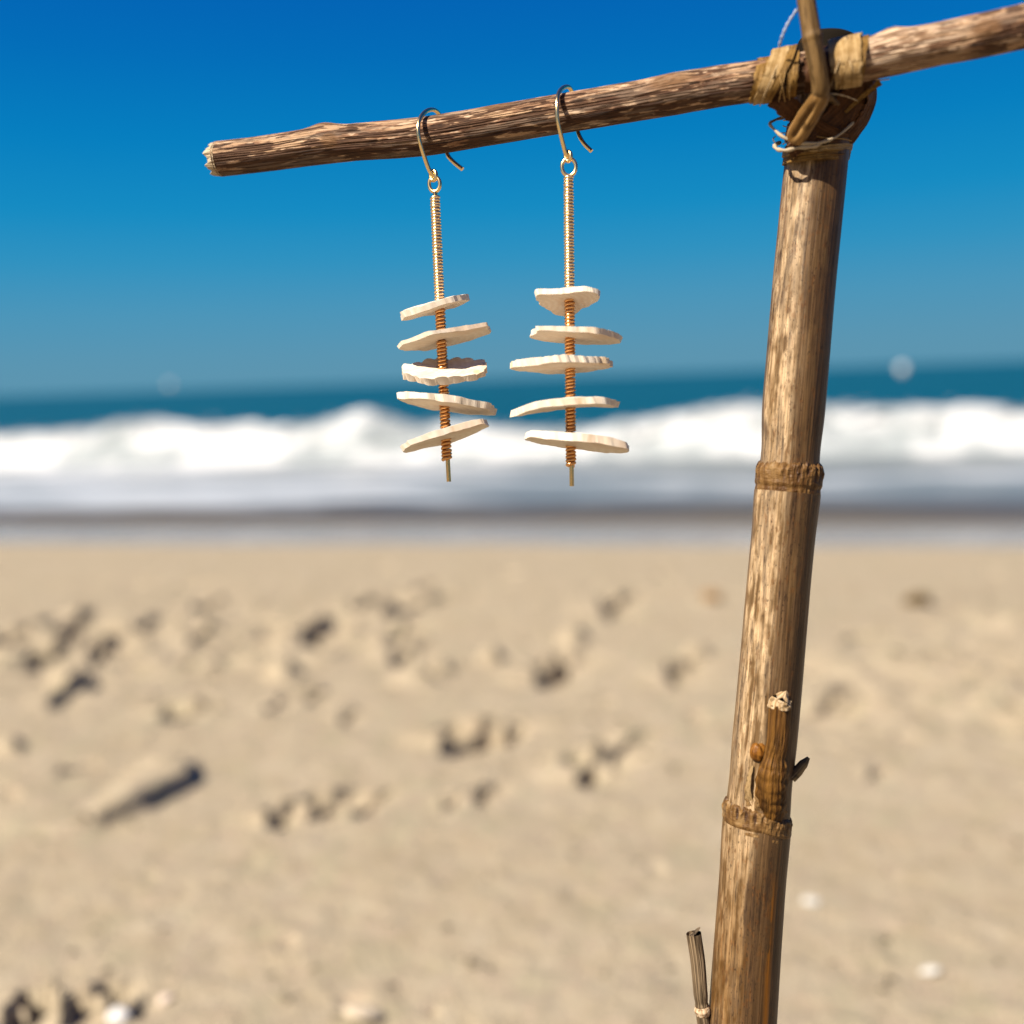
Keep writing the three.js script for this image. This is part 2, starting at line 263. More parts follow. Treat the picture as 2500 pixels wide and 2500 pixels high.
// ---------------------------------------------------------------- water
const boreQ = u => 3.46 + .10 * (fbm(u * .8, 3, 1, 3) - .5), SURF_Y = -.176;
{
  // thin sheet of backwash over the wet sand: mirror-smooth, follows the slope
  const film = new THREE.MeshPhysicalMaterial({ color: rgb(.20, .180, .150), roughness: .18, ior: 1.33, bumpScale: .002, bumpMap: greyTex(256, 256, (u, v) => .5 + .25 * Math.sin(6.283 * (3 * u + Math.sin(6.283 * v))) + .25 * Math.sin(6.283 * (5 * v + .6 * Math.sin(12.57 * u)))) });
  const g = gridGeo(300, 40, (a, b) => { const u = mix(-12, 12, a), e = 2.80 + .14 * (fbm(u * 1.3, 7, 2, 3) - .5), q = mix(e - .04, boreQ(u) + .15, b); return shore(u, q, slopeY(q) + (b === 0 ? -.006 : .004 + .003 * (fbm(u * 3, q * 9, 4, 2) - .5))); }, (u, v, p) => [p.x * 2, p.z * 4]);
  mesh('wet_sand', g, film).userData = { kind: 'structure' };
  // low bore of sandy water running up the beach, streaked with foam behind its lip
  const foam = greyTex(256, 256, (u, v) => fbm(u * 24, v * 24, 2, 4));
  const NU = 620, NV = 130, surfCol = [];
  const gs = gridGeo(NU, NV, (a, b) => {
    const u = mix(-13, 13, a), qb = boreQ(u), q = b < .3 ? qb + .16 * (b / .3) : mix(qb + .16, 7.2, (b - .3) / .7);
    const base = slopeY(qb) - .012, s = b < .3 ? Math.sin(b / .3 * Math.PI / 2) : 1;
    const lump = .016 * (fbm(u * 3.2, q * 5, 9, 3) - .5) * s, swell = -.02 * sstep(qb + .2, 6, q);
    const y = mix(base, SURF_Y + .012 * (fbm(u * .9, 1, 5, 2) - .5), s) + lump + swell;
    const left = sstep(-.8, -2.6, u), foamy = sstep(.54, .72, fbm(u * 1.1, q * 4.2, 12, 4) + .15 * left + .02 * sstep(5.2, 5.9, q) - .2 * sstep(3.95, 3.65, q) * (1 - left));
    const lace = .5 + .5 * fbm(u * 9, q * 16, 4, 3), k = clamp(foamy * (.55 + .6 * lace)) * sstep(.24, .36, b);
    const thin = sstep(3.7, 4.1, q);
    surfCol.push(...mix3(mix3([.056, .050, .040], [.105, .120, .120], thin), [.34, .35, .355], k));
    return shore(u, q, y);
  });
  gs.setAttribute('color', new THREE.BufferAttribute(new Float32Array(surfCol), 3));
  const surf = new THREE.MeshPhysicalMaterial({ vertexColors: true, roughness: .35, ior: 1.33, bumpMap: foam, bumpScale: .006 });
  mesh('shallow_water', gs, surf).userData = { kind: 'structure' };

  // breaking wave: a rolling bank of white water; crest height follows the outline in the photograph
  const QC = 6.5, crest = [[-800, 1046], [-300, 1040], [0, 1040], [130, 1034], [232, 1028], [310, 1008], [375, 1003], [440, 1014], [545, 1018], [712, 1021], [828, 1004], [893, 982], [958, 1002], [1035, 1020], [1165, 1020], [1294, 1026], [1423, 1020], [1553, 1008], [1630, 994], [1735, 968], [1863, 964], [2020, 968], [2200, 972], [2394, 970], [2500, 980], [3000, 985], [3600, 1000]].map(([x, y]) => {
    const d = ray(x, y), t = QC / qOf(d.x, d.z), p = camera.position.clone().addScaledVector(d, t); return [uOf(p.x, p.z), p.y];
  });
  const NU2 = 900, NV2 = 96;
  const wcol = [];
  const gw = gridGeo(NU2, NV2, (a, b) => {
    const u = mix(-16, 16, a), H = lerpTable(crest, u) - .065, foot = SURF_Y - .03, wob = .22 * (fbm(u * .9, 4, 2, 3) - .5);
    // section: foot in front, tumbling face, rounded crest, long back down to the open sea
    const sec = [[5.98, foot], [6.10, foot + .10 * (H - foot)], [6.20, foot + .30 * (H - foot)], [6.28, foot + .56 * (H - foot)], [6.37, foot + .86 * (H - foot)], [QC, H], [6.72, H - .06], [7.2, mix(H, -.3, .55)], [8.2, -.33], [9.4, -.42]];
    const s = b * (sec.length - 1), i = Math.min(sec.length - 2, Math.floor(s)), f = s - i;
    const q = mix(sec[i][0], sec[i + 1][0], f) + wob, y = mix(sec[i][1], sec[i + 1][1], f);
    const up = clamp((y - foot) / (H - foot)), n = k => fbm(u * 3.1 + k, q * 3.1, y * 6 + k, 4) - .5, bil = 1 - Math.abs(2 * fbm(u * 5, y * 9, q * 5, 3) - 1);
    const amp = .25 + .75 * up, spike = up > .8 ? .05 * Math.pow(fbm(u * 11, 5, q * 6, 2), 3) : 0;
    const c = .55 * fbm(u * 2.2, y * 7, q * 2, 4) + .45 * fbm(u * 6.5, y * 5, q * 3, 3);      // dense white foam, streaked with thinner foam that lets the grey-green water through
    wcol.push(...mix3([.41, .415, .415], [.22, .24, .245], sstep(.45, .60, c)));
    return shore(u + .12 * n(3) * amp, q - (.16 * n(11) + .16 * (bil - .7)) * amp, y + .10 * n(23) * amp * (b < .4 ? 1 : .5) + spike);
  });
  gw.setAttribute('color', new THREE.BufferAttribute(new Float32Array(wcol), 3));
  const white = dry({ vertexColors: true, roughness: .85, bumpMap: foam, bumpScale: .02 });
  mesh('breaking_wave', gw, white).userData = { kind: 'structure' };

  // spray thrown up along the crest
  const R = rng(7), drop = new THREE.IcosahedronGeometry(1, 1), sp = [];
  for (let k = 0; k < 3600; k++) {
    const u = mix(-7, 7, R()), H = lerpTable(crest, u), r = .003 + .011 * R() * R(), up = R() * R() * R() * .10;
    sp.push(new THREE.Matrix4().compose(shore(u, QC + (R() - .6) * .5, H - .09 + up), new THREE.Quaternion(), new V3(r, r, r)));
  }
  const im = new THREE.InstancedMesh(drop, dry({ color: rgb(.42, .42, .42), roughness: .6 }), sp.length); sp.forEach((m, i) => im.setMatrixAt(i, m));
  im.name = 'sea_spray'; im.castShadow = im.receiveShadow = true; im.userData = { kind: 'stuff', label: 'fine white spray along the crest of the wave', category: 'sea spray' }; scene.add(im);

  // open sea to the horizon
  const rowsQ = [7.0]; while (rowsQ[rowsQ.length - 1] < 4500) rowsQ.push(rowsQ[rowsQ.length - 1] * 1.03 + .02);
  const NS = 420, gsea = gridGeo(NS, rowsQ.length - 1, (a, b, i, j) => {
    const q = rowsQ[j], u = (a * 2 - 1) * (q * 2.2 + 10), k = 1 / (1 + Math.pow(q / 90, 2));
    return shore(u, q, -.34 + k * (.16 * (fbm(u * .06, q * .35, 2, 3) - .5) + .05 * (fbm(u * .7, q * 1.8, 7, 2) - .5)));
  }, (u, v, p) => [p.x * .08, p.z * .2]);
  const seaMat = new THREE.MeshPhysicalMaterial({ color: rgb(0, .046, .066), roughness: .42, ior: 1.33, bumpMap: greyTex(256, 256, (u, v) => fbm(u * 16, v * 16, 5, 4)), bumpScale: .12 });
  mesh('sea', gsea, seaMat).userData = { kind: 'structure' };

  // two clots of spray in the air above the crest
  for (const [x, y, r, lab] of [[2203, 902, .024, 'small clot of white spray in the air right of the bamboo pole'], [415, 940, .017, 'faint clot of white spray in the air above the low end of the wave']]) {
    const d = ray(x, y), p = camera.position.clone().addScaledVector(d, 6.3 / qOf(d.x, d.z)), g = new THREE.IcosahedronGeometry(r, 3), pa = g.attributes.position;
    for (let i = 0; i < pa.count; i++) { const v = new V3().fromBufferAttribute(pa, i), k = .7 + .6 * fbm(v.x / r * 1.6 + x, v.y / r * 1.6, v.z / r * 1.6, 3); pa.setXYZ(i, v.x * k, v.y * k * 1.2, v.z * k); }
    g.computeVertexNormals();
    const o = mesh(x > 1000 ? 'spray_clot' : 'spray_clot_001', g, white2()); o.position.copy(p); o.userData = { label: lab, category: 'spray', group: 'clots of spray above the wave' };
  }
  function white2() { return dry({ color: rgb(.40, .40, .40), roughness: .7 }); }
}

// ---------------------------------------------------------------- bamboo pole
// centre line of the pole in photo pixels: [y, x, half width, pixels towards the camera]
const POLE = [[-40, 2039, 72, 128], [60, 2029, 73, 124], [250, 2008, 74, 118], [430, 1989, 75, 112], [700, 1962, 75, 102], [1000, 1937, 75, 92], [1165, 1926, 75, 86], [1400, 1903, 76, 78], [1700, 1877, 77, 68], [1980, 1850, 78, 58], [2250, 1829, 80, 48], [2500, 1812, 82, 40], [3000, 1776, 84, 20], [3600, 1730, 86, -5], [4300, 1680, 87, -30], [5200, 1615, 88, -60]];
const poleAt = y => { let i = 1; while (i < POLE.length - 1 && POLE[i][0] < y) i++; const a = POLE[i - 1], b = POLE[i], t = (y - a[0]) / (b[0] - a[0]); return [0, 1, 2, 3].map(k => mix(a[k], b[k], t)); };
const polePt = y => { const [, x, , o] = poleAt(y); return W(x, y, o); }, poleR = y => { const [, , r, o] = poleAt(y); return rpx(r, o); };
// weathered cane: straw ground, silvery and brown mildew in long flecks, rusty freckles, shade painted in right of the pale side; the foot is more golden
function caneColor(a, y) {             // a angle (0 faces the camera, + right), y photo row
  const cx = Math.cos(a) * 1.5, cz = Math.sin(a) * 1.5, yy = y / 100;
  const fib = fbm(cx * 9, cz * 9, yy * .35, 3), fine = fbm(cx * 26, cz * 26, yy * 1.1, 2), mott = fbm(cx * 2.1, cz * 2.1, yy * .55 + 4, 4), spot = fbm(cx * 9, cz * 9, yy * 6.5 + 9, 3), blot = fbm(cx * 3.4, cz * 3.4, yy * 1.9 + 20, 5);
  const cloud = fbm(cx * 4.2, cz * 4.2, yy * 2.6 + 31, 5), fleck = fbm(cx * 17, cz * 17, yy * 7 + 2, 3);
  let c = mix3([.118, .072, .031], [.270, .183, .092], sstep(.22, .78, .6 * fib + .4 * cloud));
  const gold = sstep(1800, 2350, y + 320 * (mott - .5) + 160 * (cloud - .5));
  c = mix3(c, mix3([.062, .029, .006], [.172, .090, .023], sstep(.22, .78, .6 * fib + .4 * cloud)), .88 * gold);
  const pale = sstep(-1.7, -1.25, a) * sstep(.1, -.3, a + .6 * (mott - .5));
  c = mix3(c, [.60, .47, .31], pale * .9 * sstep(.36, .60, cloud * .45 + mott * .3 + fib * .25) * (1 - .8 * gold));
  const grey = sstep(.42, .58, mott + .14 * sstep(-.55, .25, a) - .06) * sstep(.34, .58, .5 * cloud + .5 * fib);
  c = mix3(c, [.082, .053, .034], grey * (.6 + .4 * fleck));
  const stainShade = sstep(-.42, -.22, a + .3 * (mott - .5) + .15 * (cloud - .5)) * sstep(.30, .60, .45 * fib + .3 * cloud + .25 * blot + .06);  // brown mottling plus painted shade from the middle round to the right
  c = mix3(c, mix3([.050, .028, .014], [.135, .080, .036], fine), stainShade * .82);
  c = mix3(c, [.036, .021, .013], sstep(.56, .70, .6 * blot + .4 * fib) * (.35 + .35 * sstep(.40, .62, fleck)));
  c = mix3(c, [.17, .070, .016], sstep(.60, .70, spot) * .35);
  c = mix3(c, [.03, .016, .009], sstep(.63, .72, fleck * .45 + spot * .55) * .45);
  const hair = fbm(cx * 44, cz * 44, yy * 1.3 + 70, 2), pit = fbm(cx * 24, cz * 24, yy * 16 + 5, 2);     // crisp fibres, tiny black mould dots
  const mm = .72 + .56 * sstep(.25, .75, hair); c = [c[0] * mm, c[1] * mm, c[2] * mm];
  c = mix3(c, [.022, .013, .008], sstep(.70, .80, pit) * sstep(.40, .60, mott + .1) * .75);
  const strip = Math.exp(-Math.pow((a - .46 - .05 * Math.sin(y / 130)) / .10, 2)) * sstep(2080, 2180, y);
  c = mix3(c, [.27, .105, .007], strip * .8 * sstep(.3, .5, cloud));
  return [c[0] * .64, c[1] * .575, c[2] * .50];
}
const TOPY = 98;
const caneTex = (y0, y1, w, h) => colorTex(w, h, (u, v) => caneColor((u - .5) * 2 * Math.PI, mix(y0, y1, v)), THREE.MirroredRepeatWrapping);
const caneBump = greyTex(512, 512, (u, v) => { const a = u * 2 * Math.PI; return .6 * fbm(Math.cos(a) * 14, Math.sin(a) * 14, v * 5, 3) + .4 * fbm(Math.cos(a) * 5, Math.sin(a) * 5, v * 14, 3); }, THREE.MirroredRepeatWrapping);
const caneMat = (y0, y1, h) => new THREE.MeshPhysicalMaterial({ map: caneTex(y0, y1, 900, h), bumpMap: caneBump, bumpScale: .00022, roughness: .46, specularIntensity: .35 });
const pole = thing('bamboo_pole', 'upright weathered bamboo pole planted in the sand, tied to the crosswise stick', 'bamboo pole');
function caneSection(name, y0, y1, h, flare) {   // y0 lower end (larger), y1 upper end
  const ys = []; for (let k = 0; k <= 10; k++) ys.push(mix(y0, y1, k / 10));
  const y = t => mix(y0, y1, t);
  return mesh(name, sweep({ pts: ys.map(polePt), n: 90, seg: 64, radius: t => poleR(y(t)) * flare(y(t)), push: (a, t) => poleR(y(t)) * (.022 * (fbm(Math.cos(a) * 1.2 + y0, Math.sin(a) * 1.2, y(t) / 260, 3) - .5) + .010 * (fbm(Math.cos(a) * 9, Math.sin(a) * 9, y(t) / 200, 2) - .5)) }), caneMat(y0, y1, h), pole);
}
const N1 = 1165, N2 = 1985;            // rows of the two nodes
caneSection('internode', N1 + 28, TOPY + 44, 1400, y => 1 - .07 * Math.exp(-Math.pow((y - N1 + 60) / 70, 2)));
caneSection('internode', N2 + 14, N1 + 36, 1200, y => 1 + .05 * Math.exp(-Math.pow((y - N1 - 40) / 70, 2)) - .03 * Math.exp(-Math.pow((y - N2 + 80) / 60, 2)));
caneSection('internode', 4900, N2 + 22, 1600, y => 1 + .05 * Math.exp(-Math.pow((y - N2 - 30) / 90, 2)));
// node rings: a swollen collar with a fringe of wrinkled sheath on its upper edge
function nodeRing(yc, tall, tilt, seed) {
  const y0 = yc + tall / 2, y1 = yc - tall / 2, y = t => mix(y0, y1, t);
  const col = colorTex(512, 128, (u, v) => {
    const a = (u - .5) * 2 * Math.PI, cx = Math.cos(a), cz = Math.sin(a), w = fbm(cx * 13 + v * .8, cz * 13, v * 1.6 + seed, 3), m = fbm(cx * 3, cz * 3, v * 2 + seed, 3);
    let c = mix3([.055, .024, .006], [.155, .084, .028], sstep(.3, .7, w * .6 + m * .4)); c = mix3(c, [.20, .125, .055], sstep(.55, .75, m) * .8); c = mix3(c, [.04, .02, .01], sstep(.40, .30, w) * sstep(.35, .6, v)); return c;
  }, THREE.MirroredRepeatWrapping);
  const g = sweep({
    pts: [polePt(y0), polePt(y(.33)), polePt(y(.66)), polePt(y1)], n: 30, seg: 220, cap: false,
    radius: t => poleR(y(t)) * (1.046 + .026 * sstep(0, .5, t) + .018 * Math.exp(-Math.pow((t - .30) / .07, 2)) - .020 * Math.exp(-Math.pow((t - .17) / .05, 2))),
    push: (a, t) => { const r = poleR(y(t)), w = fbm(Math.cos(a) * 13 + t * .8, Math.sin(a) * 13, t * 1.6 + seed, 3) - .5; return r * (.17 * w * sstep(.30, .7, t) + .05 * (fbm(Math.cos(a) * 3, Math.sin(a) * 3, t + seed, 2) - .5)) - r * .17 * sstep(.80, 1, t + .5 * w); },
  });
  if (tilt) { const p = g.attributes.position, up = polePt(y1).sub(polePt(y0)).normalize(), c = polePt(yc); for (let i = 0; i < p.count; i++) { const v = new V3().fromBufferAttribute(p, i), s = v.clone().sub(c).dot(camX) / poleR(yc); v.addScaledVector(up, -tilt * PX * Math.max(0, s + .2)); p.setXYZ(i, v.x, v.y, v.z); } g.computeVertexNormals(); }
  return mesh('node_ring', g, dry({ map: col, roughness: .5, bumpMap: caneBump, bumpScale: .0006 }), pole);
}
nodeRing(N1, 76, 0, 1); nodeRing(N2, 66, 22, 5);
// near-black top end of the pole, behind the stick
{
  const y = t => mix(TOPY + 62, TOPY - 2, t);
  mesh('black_top', sweep({ pts: [polePt(y(0)), polePt(y(.5)), polePt(y(1))], n: 16, seg: 48, radius: t => poleR(TOPY) * (1.045 - .20 * Math.pow(t, 10)), push: (a, t) => .0003 * (fbm(Math.cos(a) * 3, Math.sin(a) * 3, t * 2, 3) - .5) }), new THREE.MeshPhysicalMaterial({ color: rgb(.010, .008, .006), roughness: .95, specularIntensity: 0 }), pole).userData.label = 'near-black top end of the pole';
}
// cluster at the lower node: broken branch stub, bud, thorn, torn sheath
const stubWood = (seed, dark, light) => colorTex(256, 256, (u, v) => { const a = u * 6.2832, f = fbm(Math.cos(a) * 8, Math.sin(a) * 8, v * 2 + seed, 3), m = fbm(Math.cos(a) * 2, Math.sin(a) * 2, v * 5 + seed, 3); return mix3(mix3(dark, light, sstep(.25, .75, f)), [dark[0] * .4, dark[1] * .4, dark[2] * .4], sstep(.55, .7, m) * .7); }, THREE.MirroredRepeatWrapping);
const amber = dry({ map: stubWood(2, [.040, .015, .002], [.145, .066, .012]), roughness: .58, bumpMap: caneBump, bumpScale: .0009 });
const paleWood = dry({ map: colorTex(128, 128, (u, v) => { const f = fbm(u * 22, v * 22, 1, 3); return mix3([.24, .165, .085], [.47, .39, .28], f); }), roughness: .9, bumpMap: greyTex(128, 128, (u, v) => fbm(u * 30, v * 30, 3, 3)), bumpScale: .0006 });
{
  const S = (zx, zy, off) => W(1700 + zx / 3.864, 1600 + zy / 3.864, off);
  const ring = t => { const v = t * 13; return (1 - sstep(.5, .62, t)) * .07 * Math.pow(Math.abs(Math.sin((v + 1.1 * fbm(t * 7, 3, 1, 2)) * Math.PI * .85)), .8); };
  const stub = mesh('branch_stub', sweep({ pts: [S(690, 1560, 92), S(705, 1360, 122), S(718, 1150, 140), S(742, 960, 148), S(770, 800, 152), S(790, 470, 150)], n: 90, seg: 40, radius: t => rpx(lerpTable([[0, 30], [.14, 36], [.3, 37], [.46, 35], [.55, 31], [.62, 27], [1, 27]], t), 140) * (1 + ring(t)), push: (a, t) => rpx(2.4, 140) * (fbm(Math.cos(a) * 6, Math.sin(a) * 6, t * 3, 3) - .5) + rpx(17, 140) * (1 - sstep(.5, .65, t)) * (fbm(Math.cos(a) * 1.6 + 2, Math.sin(a) * 1.6, t * 9, 3) - .5) }), amber, pole);
  mesh('broken_tip', sweep({ pts: [S(790, 500, 150), S(795, 450, 150), S(806, 425, 150)], n: 14, seg: 40, radius: t => rpx(28.5 - 5 * t * t, 150), push: (a, t) => rpx(11, 150) * (fbm(Math.cos(a) * 4, Math.sin(a) * 4, t * 3, 3) - .5), capPush: (a, r, e) => e ? rpx(34, 150) * Math.max(0, fbm(Math.cos(a) * r * 3 + 4, Math.sin(a) * r * 3, 3, 3) - .28) * (1.1 - .6 * r) + rpx(14, 150) * (1 - r) : 0 }), dry({ map: stubWood(83, [.20, .125, .055], [.42, .31, .19]), roughness: .9 }), stub).userData.label = 'pale splintered tip of the branch stub';
  const bud = new THREE.SphereGeometry(1, 40, 30), pa = bud.attributes.position;
  for (let i = 0; i < pa.count; i++) { const v = new V3().fromBufferAttribute(pa, i), k = 1 + .26 * (fbm(v.x * 2.4, v.y * 2.4, v.z * 2.4, 3) - .5) - .12 * Math.exp(-Math.pow((v.x * .6 + v.y * .4 - .45) / .12, 2)); v.multiplyScalar(k); v.y *= 1.12; pa.setXYZ(i, v.x, v.y, v.z); }
  bud.computeVertexNormals(); bud.scale(rpx(21.5, 140), rpx(21.5, 140), rpx(19, 140));
  mesh('bud', bud, dry({ map: stubWood(8, [.085, .030, .004], [.20, .082, .012]), roughness: .4 }), pole).position.copy(S(584, 912, 132));
  mesh('thorn', sweep({ pts: [S(890, 1150, 90), S(950, 1095, 92), S(1005, 1030, 94), S(1060, 965, 95)], n: 30, seg: 20, radius: t => rpx(lerpTable([[0, 15], [.4, 13.5], [.75, 10.5], [1, 4]], t), 92), push: (a, t) => rpx(2, 92) * (fbm(Math.cos(a) * 3, Math.sin(a) * 3, t * 6, 2) - .5) }), dry({ map: stubWood(12, [.06, .04, .018], [.22, .15, .07]), roughness: .6 }), pole);
  const axis = polePt(1900);
  for (const [x0, y0, x1, y1, o0, w, sd] of [[640, 1600, 560, 1330, 108, 34, 61], [800, 1590, 830, 1340, 100, 36, 67], [560, 1560, 470, 1350, 96, 24, 71], [730, 1620, 720, 1440, 112, 30, 73]])
    mesh('sheath_scrap', ribbon({ pts: [S(x0, y0, o0 - 6), S(mix(x0, x1, .35), mix(y0, y1, .35), o0 + 18), S(mix(x0, x1, .7), mix(y0, y1, .7), o0 + 26), S(x1, y1, o0 + 24)], width: t => rpx(w, 120) * (1 - .8 * t), out: p => p.clone().sub(axis).setY(0), thick: rpx(2.5), wob: .7, seed: sd, n: 30 }), dry({ map: stubWood(sd, [.07, .034, .010], [.21, .125, .05]), roughness: .8 }), pole);
  mesh('sheath_scrap', ribbon({ pts: [S(520, 1420, 118), S(485, 1290, 126), S(500, 1160, 130), S(530, 1040, 128)], width: t => rpx(22, 120) * (1 - .75 * t), out: p => p.clone().sub(axis).setY(0), thick: rpx(3), wob: .5, seed: 3, n: 30 }), dry({ map: stubWood(22, [.14, .085, .034], [.27, .18, .085]), roughness: .8 }), pole);
}
// thin side twig leaning away from the foot of the pole
{
  const S = (zx, zy, off) => W(1600 + zx / 3.864, 2100 + zy / 3.864, off);
  const tw = dry({ map: stubWood(31, [.065, .042, .022], [.20, .142, .085]), roughness: .55, bumpMap: caneBump, bumpScale: .0004 });
  const t1 = mesh('side_twig', sweep({ pts: [W(1752, 2640, 40), W(1726, 2540, 44), S(447, 1470, 46), S(440, 1390, 46), S(425, 1250, 46), S(400, 950, 44), S(362, 690, 42)], n: 90, seg: 28, radius: t => rpx(lerpTable([[0, 17], [.40, 15.5], [.5, 15.5], [.535, 16.5], [.56, 15], [.63, 17], [.8, 18], [1, 18.5]], t), 45), push: (a, t) => rpx(1.6, 45) * (fbm(Math.cos(a) * 5, Math.sin(a) * 5, t * 5, 3) - .5), capPush: (a, r, e) => e ? rpx(13, 45) * Math.sin(a + .3) * r * r + rpx(3, 45) * (fbm(a * 3, r * 4, 2, 2) - .5) : 0 }), tw, pole);
  mesh('twig_knuckle', sweep({ pts: [S(449, 1462, 46), S(446, 1415, 46), S(440, 1370, 46)], n: 16, seg: 32, radius: t => rpx(15.5 + 4.5 * Math.sin(Math.PI * t), 46), push: (a, t) => rpx(3, 46) * (fbm(Math.cos(a) * 5, Math.sin(a) * 5, t * 3, 2) - .5), cap: false }), dry({ map: stubWood(37, [.22, .12, .05], [.46, .36, .25]), roughness: .7 }), t1);
}
setBase(pole, polePt(3150));

// ---------------------------------------------------------------- crosswise stick
// [x, y, half width, pixels towards the camera]
const STICK = [[534, 388, 41, -122], [640, 376, 41.5, -96], [740, 362, 43, -72], [800, 354, 44, -58], [860, 348, 43, -44], [1035, 333, 45, 0], [1200, 307, 45, 40], [1380, 276, 45.5, 85], [1560, 246, 46, 130], [1650, 229, 48, 154], [1760, 210, 47, 184], [1840, 199, 47, 206], [2000, 171, 48, 248], [2110, 147, 50, 276], [2190, 128, 51, 296], [2300, 106, 49, 324], [2400, 86, 51, 350], [2520, 60, 53, 380], [2750, 14, 55, 430], [3050, -50, 56, 480]];
const stickPts = STICK.map(([x, y, , o]) => W(x, y, o));
const stick = thing('driftwood_stick', 'weathered grey brown stick lashed across the bamboo pole with the earrings hanging from it', 'stick');
{
  // arc length table so that radius and colour follow photo columns
  const curve = new THREE.CatmullRomCurve3(stickPts, false, 'centripetal');
  const xs = []; for (let k = 0; k <= 300; k++) { const p = curve.getPoint(k / 300).sub(camera.position); xs.push([k / 300, 1250 + F * p.dot(camX) / -p.dot(camZ)]); }
  const xOf = t => lerpTable(xs, t), rTab = STICK.map(([x, , r, o]) => [x, rpx(r, o)]);
  const knots = [[796, -1.25, 46, .19, .5], [1640, -.3, 70, .10, .55], [2180, -1.35, 46, .16, .6], [2405, .1, 44, .06, .4], [820, .1, 24, .05, .25], [1225, -.9, 60, .04, .5]];   // x, angle (+ below), length, height, angular width
  const push = (a, t) => {
    const x = xOf(t), r = lerpTable(rTab, x); let d = .05 * (fbm(Math.cos(a) * 1.4, Math.sin(a) * 1.4, x / 130, 3) - .5) + .07 * (fbm(Math.cos(a) * 6, Math.sin(a) * 6, x / 110, 3) - .5);
    for (const [kx, ka, len, h, aw] of knots) { let da = a - ka; da = Math.atan2(Math.sin(da), Math.cos(da)); d += h * Math.exp(-Math.pow((x - kx) / len, 2) * 2 - Math.pow(da / aw, 2)); }
    return r * d;
  };
  // axis runs left to right, so angle + lies below: bark pale where it has flaked, brown strips, shade painted in underneath, black cracks along the grain
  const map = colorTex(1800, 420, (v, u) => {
    const a = (u - .5) * 2 * Math.PI, x = xOf(v), cy = Math.cos(a) * 1.3, sy = Math.sin(a) * 1.3, l = x / 100;
    const fib = fbm(cy * 11, sy * 11, l * 3.2, 3), fine = fbm(cy * 22, sy * 22, l * 8, 2), patch = fbm(cy * 2.2, sy * 2.2, l * 1.6 + 3, 4), strip = fbm(cy * 3.6, sy * 3.6, l * 1.7 + 8, 5), crack = fbm(cy * 13, sy * 13, l * 2.6 + 14, 3);
    const lich = fbm(cy * 5, sy * 5, l * 3.2 + 50, 4), chip = fbm(cy * 8, sy * 8, l * 4 + 60, 4);
    let c = mix3([.215, .138, .080], [.48, .375, .255], .5 * fib + .5 * lich);
    c = mix3(c, [.125, .062, .036], sstep(.47, .57, patch) * (.35 + .6 * fine));
    const barkShade = sstep(.475, .525, .6 * strip + .4 * chip + .10 * sstep(-.35, .35, a) + .02 * sstep(1400, 900, x) - .025);  // dark strips thicken below, with the underside shade put into the colour
    c = mix3(c, mix3([.020, .011, .007], [.080, .042, .024], fine), barkShade * (.93 - .55 * sstep(1960, 2060, x) * (1 - sstep(2330, 2420, x))));
    c = mix3(c, [.17, .14, .11], sstep(.56, .66, fbm(cy * 4, sy * 4, l * .9 + 40, 3)) * .55);
    c = mix3(c, [.018, .010, .006], sstep(.60, .67, crack * .6 + chip * .4) * .85);
    c = mix3(c, [.54, .46, .35], sstep(.60, .70, lich) * (1 - barkShade) * .6);
    for (const [kx, ka, len] of knots) { let da = a - ka; da = Math.atan2(Math.sin(da), Math.cos(da)); const d = Math.hypot((x - kx) / len, da / .5) + .35 * (patch - .5); c = mix3(c, mix3([.05, .027, .012], [.23, .14, .07], fine), (1 - sstep(.5, 1.05, d)) * .75); }
    if (x > 1990) c = mix3(c, [.50, .44, .345], .55 * sstep(1990, 2040, x) * (1 - sstep(2280, 2380, x)) * (1 - barkShade));
    return [c[0] * .90, c[1] * .76, c[2] * .67];
  }, THREE.MirroredRepeatWrapping);
  // the sweep's u runs round, v along: turn the texture
  const bump = greyTex(1024, 256, (v, u) => { const a = u * 2 * Math.PI, x = xOf(v) / 100; return .7 * fbm(Math.cos(a) * 17, Math.sin(a) * 17, x * .8, 3) + .3 * fbm(Math.cos(a) * 8, Math.sin(a) * 8, x * 3, 3); }, THREE.MirroredRepeatWrapping);
  const g = sweep({ pts: stickPts, n: 420, seg: 72, radius: t => lerpTable(rTab, xOf(t)), push, cap: false });
  const uv = g.attributes.uv; for (let i = 0; i < uv.count; i++) uv.setXY(i, uv.getY(i), uv.getX(i));
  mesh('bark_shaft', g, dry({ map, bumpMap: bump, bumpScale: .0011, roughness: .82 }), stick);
  // snapped end: torn pale fibres
  const T = stickPts[1].clone().sub(stickPts[0]).normalize(), end = stickPts[0], N = camZ.clone().addScaledVector(T, -camZ.dot(T)).normalize(), B = new V3().crossVectors(T, N);
  const rE = (a, k) => (rTab[0][1] + push(a, 0)) * k;
  const cap = gridGeo(72, 26, (u, k) => {
    const a = (u - .5) * 2 * Math.PI, rr = 1 - k, lip = sstep(.0, .10, k), r = rE(a, (1.015 - .0 * k) * rr);
    const out = lip * rpx(26) * (.35 + 1.3 * (fbm(Math.cos(a) * rr * 3.2 + 5, Math.sin(a) * rr * 3.2, 6, 3) - .35)) + lip * rpx(7) * (fbm(Math.cos(a) * rr * 14, Math.sin(a) * rr * 14, 2, 2) - .5);
    return end.clone().addScaledVector(N, Math.cos(a) * r).addScaledVector(B, Math.sin(a) * r).addScaledVector(T, rpx(6) * (1 - lip) - out);
  }, (u, k) => [Math.cos(u * 6.283) * (1 - k) * .5 + .5, Math.sin(u * 6.283) * (1 - k) * .5 + .5]);
